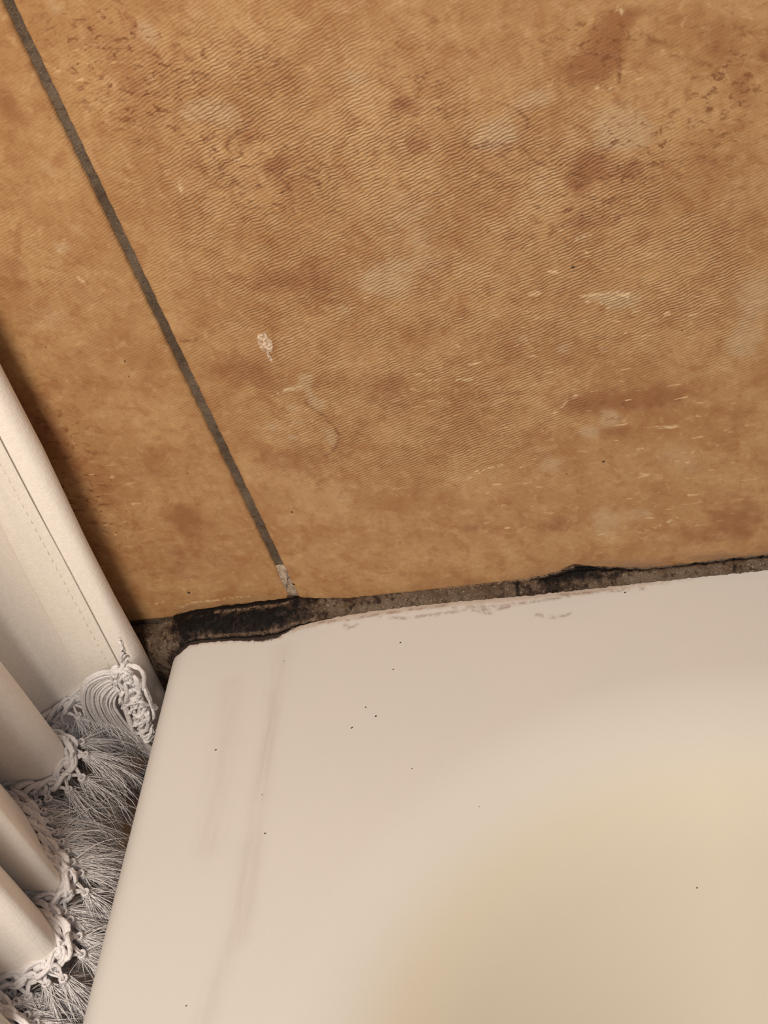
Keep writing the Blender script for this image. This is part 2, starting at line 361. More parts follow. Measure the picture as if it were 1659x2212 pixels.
# ------------------------------------------------------------------ node helper
class Mat:
    def __init__(self, name):
        self.m = bpy.data.materials.new(name)
        self.m.use_nodes = True
        self.t = self.m.node_tree
        self.b = self.t.nodes['Principled BSDF']
        self.pos = self.t.nodes.new('ShaderNodeTexCoord').outputs['Object']

    def n(self, kind, **kw):
        nd = self.t.nodes.new(kind)
        for k, v in kw.items(): setattr(nd, k, v)
        return nd

    def put(self, sock, v):
        if isinstance(v, bpy.types.NodeSocket): self.t.links.new(v, sock)
        elif isinstance(v, tuple) and len(v) == 3 and sock.type == 'RGBA': sock.default_value = (*v, 1)
        else: sock.default_value = v

    def attr(self, name):
        return self.n('ShaderNodeAttribute', attribute_name=name).outputs['Fac']

    def math(self, op, a, b=0.0, c=None, clamp=False):
        nd = self.n('ShaderNodeMath', operation=op, use_clamp=clamp)
        self.put(nd.inputs[0], a)
        self.put(nd.inputs[1], b)
        if c is not None: self.put(nd.inputs[2], c)
        return nd.outputs[0]

    def noise(self, scale, detail=4, rough=0.55, dist=0.0, stretch=None, rot=None, offset=None):
        v = self.pos
        if stretch or rot or offset:
            mp = self.n('ShaderNodeMapping')
            self.put(mp.inputs['Vector'], v)
            if rot: mp.inputs['Rotation'].default_value = rot
            if stretch: mp.inputs['Scale'].default_value = stretch
            if offset: mp.inputs['Location'].default_value = offset
            v = mp.outputs[0]
        nd = self.n('ShaderNodeTexNoise')
        self.put(nd.inputs['Vector'], v)
        nd.inputs['Scale'].default_value = scale
        nd.inputs['Detail'].default_value = detail
        nd.inputs['Roughness'].default_value = rough
        nd.inputs['Distortion'].default_value = dist
        return nd.outputs['Fac']

    def step(self, v, a, b, lo=0.0, hi=1.0):
        nd = self.n('ShaderNodeMapRange', interpolation_type='SMOOTHSTEP')
        self.put(nd.inputs['Value'], v)
        nd.inputs['From Min'].default_value = a
        nd.inputs['From Max'].default_value = b
        nd.inputs['To Min'].default_value = lo
        nd.inputs['To Max'].default_value = hi
        return nd.outputs[0]

    def mix(self, f, a, b):
        nd = self.n('ShaderNodeMix', data_type='RGBA')
        self.put(nd.inputs[0], f)
        self.put(nd.inputs[6], a)
        self.put(nd.inputs[7], b)
        return nd.outputs[2]

    def bump(self, h, dist, strength=1.0, normal=None):
        nd = self.n('ShaderNodeBump')
        self.put(nd.inputs['Height'], h)
        nd.inputs['Distance'].default_value = dist
        self.put(nd.inputs['Strength'], strength)
        if normal is not None: self.put(nd.inputs['Normal'], normal)
        return nd.outputs[0]

    def done(self, color, rough=0.5, normal=None, **kw):
        self.put(self.b.inputs['Base Color'], color)
        self.put(self.b.inputs['Roughness'], rough)
        if normal is not None: self.put(self.b.inputs['Normal'], normal)
        for k, v in kw.items(): self.put(self.b.inputs[k.replace('_', ' ')], v)
        return self.m


# ------------------------------------------------------------------ materials
def tile_material():
    M = Mat('ceramic_tile')
    n1 = M.noise(38, 5, 0.55)
    n2 = M.noise(190, 5, 0.6)
    n3 = M.noise(520, 4, 0.6)
    n4 = M.noise(120, 4, 0.65, dist=0.6, offset=(3, 1, 7))
    c = M.mix(M.step(n1, 0.30, 0.72), lin(160, 119, 77), lin(183, 146, 102))
    c = M.mix(M.step(n4, 0.50, 0.66, 0, 0.55), c, lin(150, 102, 64))
    c = M.mix(M.step(n4, 0.46, 0.32, 0, 0.45), c, lin(190, 154, 114))
    n5 = M.noise(260, 5, 0.7, dist=0.4, offset=(2, 8, 1))
    c = M.mix(M.step(n5, 0.52, 0.70, 0, 0.55), c, lin(146, 98, 60))
    c = M.mix(M.step(n5, 0.46, 0.34, 0, 0.40), c, lin(196, 160, 118))
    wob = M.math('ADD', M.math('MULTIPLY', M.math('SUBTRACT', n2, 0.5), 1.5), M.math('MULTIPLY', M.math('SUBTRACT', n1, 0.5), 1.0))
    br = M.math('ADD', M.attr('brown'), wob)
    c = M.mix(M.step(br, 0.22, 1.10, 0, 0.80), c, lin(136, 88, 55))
    pa = M.math('ADD', M.attr('pale'), M.math('MULTIPLY', wob, 0.7))
    c = M.mix(M.step(pa, 0.34, 0.98, 0, 0.66), c, lin(184, 157, 124))
    # brown flecks, thin and broken
    f = M.noise(380, 5, 0.7, dist=0.5, stretch=(0.8, 1, 1.15))
    fd = M.math('MULTIPLY', M.step(f, 0.515, 0.65), M.math('MINIMUM', M.math('ADD', M.attr('fdark'), 0.14), 1.0))
    c = M.mix(M.math('MULTIPLY', fd, 0.85), c, lin(108, 64, 38))
    g = M.noise(430, 2, 0.5, dist=0.5, stretch=(0.45, 1, 1.3), rot=(0, -0.18, 0), offset=(5, 2, 9))
    fp = M.math('MULTIPLY', M.step(g, 0.645, 0.70), M.math('MINIMUM', M.math('ADD', M.attr('fpale'), 0.12), 1.0))
    c = M.mix(M.math('MULTIPLY', fp, 0.75), c, lin(224, 192, 150))
    c = M.mix(M.math('MULTIPLY', M.math('MULTIPLY', M.attr('line'), M.step(n5, 0.38, 0.58)), 0.7), c, lin(108, 66, 38))
    c = M.mix(M.math('MULTIPLY', M.math('MULTIPLY', M.attr('scratch_sheen'), M.step(n3, 0.44, 0.60)), 0.9), c, lin(222, 196, 156))
    sm = M.math('MULTIPLY', M.attr('smear'), M.step(M.noise(200, 5, 0.6, stretch=(0.3, 1, 1.6)), 0.38, 0.58))
    c = M.mix(M.math('MULTIPLY', sm, 0.7), c, lin(150, 118, 92))
    mo = M.math('ADD', M.attr('mould'), M.math('MULTIPLY', M.math('SUBTRACT', n2, 0.5), 1.4))
    c = M.mix(M.step(mo, 0.62, 0.95, 0, 0.9), c, lin(46, 30, 22))
    c = M.mix(M.step(n3, 0.3, 0.7, 0, 0.22), c, lin(140, 92, 55))
    # rippled glaze
    mp = M.n('ShaderNodeMapping')
    M.put(mp.inputs['Vector'], M.pos)
    mp.inputs['Rotation'].default_value = (0, 0.33, 0)
    wv = M.n('ShaderNodeTexWave', wave_type='BANDS', bands_direction='Z', wave_profile='SIN')
    M.put(wv.inputs['Vector'], mp.outputs[0])
    wv.inputs['Scale'].default_value = 335
    wv.inputs['Distortion'].default_value = 7.0
    wv.inputs['Detail'].default_value = 2.5
    wv.inputs['Detail Scale'].default_value = 0.62
    wv.inputs['Detail Roughness'].default_value = 0.6
    r = M.math('ADD', M.math('MULTIPLY', wv.outputs['Fac'], 0.7), M.math('MULTIPLY', M.noise(900, 2, 0.5, stretch=(0.5, 1, 1.2), rot=(0, 0.33, 0)), 0.9))
    rip = M.math('ADD', M.math('MULTIPLY', M.attr('ripple'), 0.9), 0.08, clamp=True)
    rip = M.math('MULTIPLY', rip, M.step(M.noise(90, 3, 0.5, offset=(1, 5, 2)), 0.25, 0.6, 0.45, 1.0))
    h = M.math('MULTIPLY', r, rip)
    h = M.math('ADD', h, M.math('MULTIPLY', n3, 0.35))
    nm = M.bump(h, 0.00029)
    ro = M.math('SUBTRACT', M.step(n2, 0.3, 0.7, 0.44, 0.56), M.math('MULTIPLY', M.attr('wet'), 0.30))
    return M.done(c, ro, nm, Specular_IOR_Level=0.4)


def sealant_material():
    M = Mat('mouldy_sealant')
    n2 = M.noise(420, 5, 0.65)
    n3 = M.noise(1500, 3, 0.6)
    n1 = M.noise(120, 4, 0.6)
    c = M.mix(M.step(n1, 0.35, 0.65), lin(104, 88, 74), lin(84, 66, 50))
    c = M.mix(M.step(n3, 0.56, 0.68, 0, 0.55), c, lin(168, 152, 136))
    c = M.mix(M.step(n2, 0.52, 0.64, 0, 0.75), c, lin(62, 46, 36))
    m = M.math('ADD', M.attr('mould'), M.math('MULTIPLY', M.math('SUBTRACT', n2, 0.5), 2.2))
    m = M.math('ADD', m, M.math('MULTIPLY', M.math('SUBTRACT', n1, 0.5), 1.0))
    c = M.mix(M.step(m, 0.15, 0.60, 0, 0.88), c, lin(44, 31, 25))
    c = M.mix(M.step(m, 0.52, 0.98, 0, 0.98), c, lin(9, 5, 4))
    c = M.mix(M.math('MULTIPLY', M.attr('pale'), M.step(n3, 0.35, 0.6)), c, lin(170, 140, 116))
    nm = M.bump(M.math('ADD', n2, M.math('MULTIPLY', n3, 0.4)), 0.0009)
    return M.done(c, M.step(n2, 0.3, 0.7, 0.42, 0.7), nm, Specular_IOR_Level=0.18)


def grout_material():
    M = Mat('dark_grout')
    n2 = M.noise(500, 5, 0.7)
    n3 = M.noise(2200, 3, 0.6)
    n1 = M.noise(60, 4, 0.6)
    c = M.mix(M.step(n1, 0.35, 0.65), lin(82, 66, 50), lin(110, 94, 78))
    c = M.mix(M.step(n2, 0.45, 0.68, 0, 0.6), c, lin(56, 40, 28))
    c = M.mix(M.step(n3, 0.60, 0.70, 0, 0.6), c, lin(150, 130, 108))
    return M.done(c, 0.85, M.bump(M.math('ADD', n2, n3), 0.0006))


def smear_material():
    M = Mat('grey_filler')
    n2 = M.noise(700, 4, 0.6)
    c = M.mix(M.step(n2, 0.35, 0.65), lin(142, 122, 104), lin(176, 158, 140))
    c = M.mix(M.step(M.noise(260, 3), 0.60, 0.68, 0, 0.8), c, lin(70, 52, 40))
    return M.done(c, 0.55, M.bump(n2, 0.0005))


def chip_material():
    M = Mat('chipped_glaze')
    n2 = M.noise(900, 4, 0.6)
    c = M.mix(M.step(n2, 0.38, 0.62), lin(176, 140, 110), lin(232, 210, 184))
    return M.done(c, 0.5, M.bump(n2, 0.001))


def enamel_material():
    M = Mat('white_enamel')
    n1 = M.noise(14, 4, 0.5)
    st = M.noise(200, 5, 0.65, stretch=(2.2, 0.16, 1))
    c = M.mix(M.step(n1, 0.35, 0.65), lin(202, 198, 193), lin(204, 199, 193))
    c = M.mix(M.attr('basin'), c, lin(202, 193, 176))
    sk = M.math('MULTIPLY', M.attr('streak'), M.step(st, 0.30, 0.62, 0.35, 1.0))
    c = M.mix(M.math('MULTIPLY', sk, 0.36), c, lin(170, 160, 148))
    n2 = M.noise(330, 5, 0.65)
    wob = M.math('SUBTRACT', n2, 0.5)
    ed = M.math('ADD', M.attr('edge'), M.math('MULTIPLY', wob, 1.1))
    c = M.mix(M.step(ed, 0.35, 0.95, 0, 0.55), c, lin(168, 134, 108))
    cr = M.math('MULTIPLY', M.attr('crack'), M.step(M.noise(260, 5, 0.7, offset=(4, 4, 1)), 0.40, 0.58))
    c = M.mix(M.math('MULTIPLY', cr, 0.62), c, lin(112, 78, 52))
    mo = M.math('ADD', M.attr('mould'), M.math('MULTIPLY', wob, 1.7))
    c = M.mix(M.step(mo, 0.55, 0.85, 0, 0.95), c, lin(30, 18, 14))
    fine = M.noise(2600, 2, 0.5)
    return M.done(c, M.step(n1, 0.3, 0.7, 0.50, 0.56), M.bump(fine, 0.00002), Specular_IOR_Level=0.35)


def fabric_material(name, a, b):
    M = Mat(name)
    sep = M.n('ShaderNodeTexNoise')
    w1 = M.noise(1500, 2, 0.5, stretch=(1, 1, 0.25))
    w2 = M.noise(1500, 2, 0.5, stretch=(0.3, 0.3, 1.2))
    w = M.math('ADD', w1, w2)
    M.t.nodes.remove(sep)
    c = M.mix(M.step(w, 0.8, 1.25), a, b)
    M.b.inputs['Subsurface Weight'].default_value = 0.0
    M.b.inputs['Sheen Weight'].default_value = 0.15
    return M.done(c, 0.85, M.bump(w, 0.00009), Specular_IOR_Level=0.15)


def yarn_material():
    M = Mat('cotton_yarn')
    n2 = M.noise(900, 3, 0.6)
    n3 = M.noise(2400, 2, 0.6, stretch=(1, 1, 0.4))
    c = M.mix(M.step(n2, 0.3, 0.7), lin(234, 229, 230), lin(246, 242, 242))
    m = M.done(c, 0.9, M.bump(n3, 0.0004), Specular_IOR_Level=0.1)
    tr = M.n('ShaderNodeBsdfTranslucent')
    M.put(tr.inputs['Color'], c)
    mx = M.n('ShaderNodeMixShader')
    mx.inputs[0].default_value = 0.12
    M.t.links.new(M.b.outputs[0], mx.inputs[1])
    M.t.links.new(tr.outputs[0], mx.inputs[2])
    M.t.links.new(mx.outputs[0], M.t.nodes['Material Output'].inputs['Surface'])
    return m


def speck_material():
    M = Mat('dark_speck')
    return M.done(M.mix(M.noise(900), lin(38, 24, 16), lin(80, 52, 32)), 0.7)


def plain_material(name, a, b, scale=20, rough=0.7):
    M = Mat(name)
    n = M.noise(scale, 5, 0.6)
    return M.done(M.mix(M.step(n, 0.3, 0.7), a, b), rough, M.bump(n, 0.001))


TILE = tile_material()
SEAL = sealant_material()
GROUT = grout_material()
FILLER = smear_material()
CHIPM = chip_material()
ENAMEL = enamel_material()
CLOTH = fabric_material('white_curtain_cloth', lin(242, 234, 226), lin(248, 241, 234))
BAND = fabric_material('cream_hem_cloth', lin(240, 232, 222), lin(246, 239, 230))
YARN = yarn_material()
SPECK = speck_material()
PLASTER = plain_material('plaster', lin(120, 96, 72), lin(140, 112, 86))
FLOOR = plain_material('brown_floor', lin(110, 72, 46), lin(140, 96, 62), 9, 0.5)

# ------------------------------------------------------------------ room shell
def box(x0, x1, y0, y1, z0, z1):
    v = [(x, y, z) for x in (x0, x1) for y in (y0, y1) for z in (z0, z1)]
    f = [(0, 1, 3, 2), (4, 6, 7, 5), (0, 4, 5, 1), (2, 3, 7, 6), (0, 2, 6, 4), (1, 5, 7, 3)]
    return v, f


floor = tag(link('floor', mesh('floor', *box(-0.9, 1.1, -1.9, 0.06, -0.02, 0.0), FLOOR, smooth=False)), kind='structure',
            label='brown floor glimpsed below the curtain fringe')
wall = tag(link('wall_back', mesh('wall_back', *box(-0.9, 1.1, 0.009, 0.06, 0.0, 1.45), PLASTER, smooth=False)), kind='structure',
           label='tan tiled wall behind the tub')
grout = link('grout', mesh('grout', *box(-0.9, 1.1, 0.0011, 0.009, 0.0, 1.45), GROUT, smooth=False), wall)
grout['label'] = 'dark brown grout joint'

GX = 0.0433          # centre of the visible vertical joint


def make_tile(xs, zs, fine, lean0=0.0, lean1=0.0):
    """pillowed ceramic tile, back at y = 9 mm, face at y = 0; lean shifts the left / right edge with height"""
    xs, zs = np.asarray(xs), np.asarray(zs)
    X, Z = np.meshgrid(xs, zs, indexing='ij')
    e = np.minimum(np.minimum(X - xs[0], xs[-1] - X), np.minimum(Z - zs[0], zs[-1] - Z))
    r = 0.0016
    t = np.clip((r - e) / r, 0, 1)
    Y = 0.0011 * (1 - np.sqrt(np.clip(1 - t * t, 0, 1)))
    if fine:
        wob = np.array([noise.noise(Vector((x * 14, 3, z * 14))) for x, z in zip(X.ravel()[::1], Z.ravel()[::1])]).reshape(X.shape) if X.size < 3000 else 0
        Y = Y + wob * 0.0001
    k = np.clip((Z - 0.52) / 0.2, -0.2, 1.5)
    w = (X - xs[0]) / (xs[-1] - xs[0])
    jag = 0.00012 * np.sin(Z * 900) * np.sin(Z * 377 + 1)
    XX = X + (lean0 * k + jag) * np.clip(1 - w * 12, 0, 1) + (lean1 * k + jag) * np.clip(1 - (1 - w) * 12, 0, 1)
    V = np.stack([XX, Y, Z], -1).reshape(-1, 3)
    nu, nv = X.shape
    F = [tuple(q) for q in grid_faces(nu, nv).tolist()]
    ring = [i * nv for i in range(nu)] + [(nu - 1) * nv + j for j in range(1, nv)] + \
           [i * nv + nv - 1 for i in range(nu - 2, -1, -1)] + [j for j in range(nv - 2, 0, -1)]
    b0 = len(V)
    back = V[ring].copy()
    back[:, 1] = 0.009
    V = np.concatenate([V, back])
    m = len(ring)
    F += [(ring[i], b0 + i, b0 + (i + 1) % m, ring[(i + 1) % m]) for i in range(m)]
    A = {}
    if fine:
        x, z = V[:, 0] * 1e3, V[:, 2] * 1e3
        A['pale'] = blobs(x, z, TILE_PALE)
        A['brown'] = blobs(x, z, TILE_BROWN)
        A['fdark'] = blobs(x, z, FLECK_DARK)
        A['fpale'] = blobs(x, z, FLECK_PALE)
        A['ripple'] = blobs(x, z, RIPPLE)
        ln = np.zeros(len(x))
        for p in TILE_LINES: ln = np.maximum(ln, np.exp(-(seg_dist(x, z, p) / 0.48) ** 2))
        A['line'] = ln
        sc = np.zeros(len(x))
        for p in TILE_SCRATCH_SHEEN: sc = np.maximum(sc, np.exp(-(seg_dist(x, z, p) / 0.5) ** 2))
        A['scratch_sheen'] = sc
        rail = np.array(SEAL_WALL)[::-1]
        top = np.interp(x, rail[:, 0], rail[:, 1])
        d = z - top
        A['smear'] = np.exp(-(d / 3.6) ** 2) * (sstep(138, 160, x) + 0.6 * sstep(70, 110, x)) + \
            np.exp(-((d - 1.5) / 1.3) ** 2) * sstep(40, 25, x) * sstep(-8, 6, x)
        A['mould'] = np.exp(-(np.maximum(d, 0) / 0.9) ** 2) * (sstep(38, 24, x) * 0.75 + np.exp(-((x - 139) / 9) ** 2) * 0.9 +
                                                         np.exp(-((x - 44) / 4) ** 2) * 0.7)
        A['wet'] = np.exp(-((d - 2) / 4) ** 2) * sstep(40, 20, x)
    return mesh('tile', V, F, TILE, attrs=A)


def steps(*segs):
    out = []
    for a, b, s in segs:
        n = max(1, int(round(abs(b - a) / s)))
        out += [a + (b - a) * i / n for i in range(n)]
    out.append(segs[-1][1])
    return out


zs_fine = steps((0.5010, 0.506, 0.0004), (0.506, 0.735, 0.00048), (0.735, 0.80, 0.006))
zs_top = zs_fine[-1]
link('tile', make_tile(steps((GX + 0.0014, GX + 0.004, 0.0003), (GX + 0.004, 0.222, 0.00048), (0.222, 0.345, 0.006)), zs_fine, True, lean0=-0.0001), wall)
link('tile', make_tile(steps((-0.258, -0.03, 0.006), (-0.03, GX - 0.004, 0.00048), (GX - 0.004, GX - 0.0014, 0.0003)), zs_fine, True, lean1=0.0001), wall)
cb = lambda a, b: [a, a + 0.0006, a + 0.0016, (a + b) / 2, b - 0.0016, b - 0.0006, b]
coarse = [(0.3478, 0.648, 0.501, 0.80), (-0.561, -0.2608, 0.501, 0.80), (0.648 + .0028, 0.95, 0.501, 0.80)]
coarse += [(x0, x1, 0.8028, 1.1018) for x0, x1 in ((-0.561, -0.2608), (-0.258, GX - 0.0014), (GX + 0.0014, 0.345), (0.3478, 0.648), (0.6508, 0.95))]
coarse += [(x0, x1, z0, z0 + 0.2455) for x0, x1 in ((-0.561, -0.2608), (-0.258, -0.0008)) for z0 in (0.004, 0.2523)]
for x0, x1, z0, z1 in coarse:
    link('tile', make_tile(cb(x0, x1), cb(z0, z1), False), wall)

# grey filler smeared over the foot of the joint, and a chip in the glaze
def flat_patch(name, outline, y0, bulge, mat, parent, seed):
    rnd = random.Random(seed)
    P = resample([(x, z, 0) for x, z in outline + [outline[0]]], 0.35)[:-1]
    cx = sum(p.x for p in P) / len(P)
    cz = sum(p.y for p in P) / len(P)
    V, F = [], []
    rings = 6
    for k in range(rings):
        t = 1 - k / rings
        for p in P:
            h = bulge * (1 - t * t) ** 0.5 * (0.6 + 0.8 * noise.noise(Vector((p.x * 1.3 * t, p.y * 1.3, k * .4 + seed))))
            j = rnd.uniform(-.10, .10) if k == 0 else 0
            V.append(((cx + (p.x - cx) * t + j) / 1e3, y0 - h, (cz + (p.y - cz) * t + j) / 1e3))
    V.append((cx / 1e3, y0 - bulge, cz / 1e3))
    n = len(P)
    for k in range(rings - 1):
        for i in range(n):
            F.append((k * n + i, k * n + (i + 1) % n, (k + 1) * n + (i + 1) % n, (k + 1) * n + i))
    for i in range(n): F.append(((rings - 1) * n + i, (rings - 1) * n + (i + 1) % n, len(V) - 1))
    o = link(name, mesh(name, V, F, mat), parent)
    return o


flat_patch('joint_filler', SMEAR, 0.0009, 0.0012, FILLER, wall, 2)['label'] = 'pale grey filler at the foot of the grout joint'
flat_patch('glaze_chip', CHIP, -0.00005, 0.0004, CHIPM, wall, 7)['label'] = 'small white chip in the tile glaze'


def specks(name, pts, place, parent, label):
    V, F = [], []
    rnd = random.Random(4)
    for a, b, r in pts:
        base = len(V)
        n = 9
        s = rnd.uniform(0.6, 1.0)
        th = rnd.uniform(0, 3.1)
        for i in range(n):
            w = 2 * math.pi * i / n
            rr = r * rnd.uniform(0.75, 1.15)
            u, v = rr * math.cos(w), rr * s * math.sin(w)
            V.append(place(a + u * math.cos(th) - v * math.sin(th), b + u * math.sin(th) + v * math.cos(th), 0.0))
        V.append(place(a, b, r * 0.45))
        for i in range(n): F.append((base + i, base + (i + 1) % n, base + n))
    o = link(name, mesh(name, V, F, SPECK), parent)
    return tag(o, kind='stuff', label=label)


specks('dirt_specks', TILE_SPECKS, lambda x, z, h: (x / 1e3, -0.00003 - h / 1e3, z / 1e3), wall, 'tiny dark specks on the tiles')

# ------------------------------------------------------------------ bathtub
RZ = 0.5
RE = 0.010           # outer edge radius
XE = -0.0040         # outer apron face


def basin_depth(x, y):
    """drop below the rim inside the rounded basin opening"""
    cxm, cym, hx, hy, R = 0.375, -0.80, 0.322, 0.760, 0.125
    qx = np.abs(x - cxm) - (hx - R)
    qy = np.abs(y - cym) - (hy - R)
    sd = np.hypot(np.maximum(qx, 0), np.maximum(qy, 0)) + np.minimum(np.maximum(qx, qy), 0) - R
    d = np.maximum(-sd, 0)
    Rc, s = 0.050, 1.0
    d1 = Rc * s
    h = np.where(d < d1, d * d / (2 * Rc), d1 * d1 / (2 * Rc) + (d - d1) * s)
    return 0.37 * np.tanh(h / 0.37)


def make_tub():
    cols = [(XE, -RZ), (XE, -0.25), (XE, -0.06), (XE, -0.03)]
    for k in range(13):
        w = math.pi / 2 * k / 12
        cols.append((XE + RE * (1 - math.cos(w)), -RE * (1 - math.sin(w))))
    for x in steps((0.0068, 0.215, 0.0009), (0.215, 0.74, 0.012)): cols.append((x, 0.0))
    for k in range(1, 7):
        w = math.pi / 2 * k / 6
        cols.append((0.74 + RE * math.sin(w), -RE * (1 - math.cos(w))))
    cols.append((0.75, -RZ))
    ys = steps((0.0, -0.022, 0.0006), (-0.022, -0.19, 0.0016), (-0.19, -1.60, 0.02))
    cx = np.array([c[0] for c in cols])
    cz = np.array([c[1] for c in cols])
    X = np.repeat(cx[:, None], len(ys), 1)
    D = np.repeat(cz[:, None], len(ys), 1)
    Y = np.repeat(np.array(ys)[None, :], len(cols), 0)
    Z = RZ + D - np.where(D == 0, basin_depth(X, Y), 0)
    # outer corner rounded in plan where the tub meets the wall
    c = 0.013
    q = np.clip(c + Y, 0, c)
    sh = (c - np.sqrt(np.maximum(c * c - q * q, 0))) * 0.7
    X = X + sh * np.clip(1 - (X - XE) / 0.03, 0, 1)
    V = np.stack([X, Y, Z], -1).reshape(-1, 3)
    nu, nv = X.shape
    F = [tuple(t) for t in grid_faces(nu, nv, flip=True).tolist()]
    # foot end skirt
    b0 = len(V)
    endv = [(cx[i], -1.6, 0.0) for i in range(nu)]
    V = np.concatenate([V, np.array(endv)])
    F += [(i * nv + nv - 1, (i + 1) * nv + nv - 1, b0 + i + 1, b0 + i) for i in range(nu - 1)]
    x, y, z = V[:, 0] * 1e3, V[:, 1] * 1e3, V[:, 2] * 1e3
    top = z > 485
    st = np.zeros(len(x))
    for p, w, a in zip(TUB_STREAKS, (3.4, 5.0, 2.4, 3.8), (0.60, 0.6, 0.5, 0.45)):
        st += a * np.exp(-(seg_dist(x, y, p) / w) ** 2)
    rail = np.array(SEAL_TUB)[::-1]
    e = np.interp(x, rail[:, 0], rail[:, 1]) - y         # distance out from the bead
    edge = np.exp(-(np.maximum(e, 0) / 2.6) ** 2) * sstep(215, 140, x) * 0.9
    cr = np.zeros(len(x))
    for p in TUB_CRACKS: cr = np.maximum(cr, np.exp(-(seg_dist(x, y, p) / 0.55) ** 2))
    mo = np.exp(-(np.maximum(e, 0) / (1.3 + 0.9 * np.exp(-((x - 33) / 9) ** 2))) ** 2) * sstep(46, 36, x) * 1.0 + np.exp(-(np.maximum(e, 0) / 0.6) ** 2) * 0.45
    corner = np.exp(-(np.hypot(x - 0.5, y + 13.0) / 3.5) ** 2)
    mo = np.maximum(mo, corner * 0.7)
    mo = np.where((x < 5) & (y > -12), 1.0, mo)
    return mesh('bathtub', V, F, ENAMEL, attrs={'streak': np.where(top, st, 0), 'edge': np.where(top, edge, 0),
                                              'crack': np.where(top, cr, 0), 'mould': mo,
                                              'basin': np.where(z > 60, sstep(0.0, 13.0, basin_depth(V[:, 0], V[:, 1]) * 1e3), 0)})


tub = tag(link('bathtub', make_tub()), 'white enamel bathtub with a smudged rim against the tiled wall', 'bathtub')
specks('dirt_specks', TUB_SPECKS, lambda x, y, h: (x / 1e3, y / 1e3, RZ - float(basin_depth(np.array(x / 1e3), np.array(y / 1e3))) + 0.00003 + h / 1e3),
       tub, 'tiny dark specks on the rim')

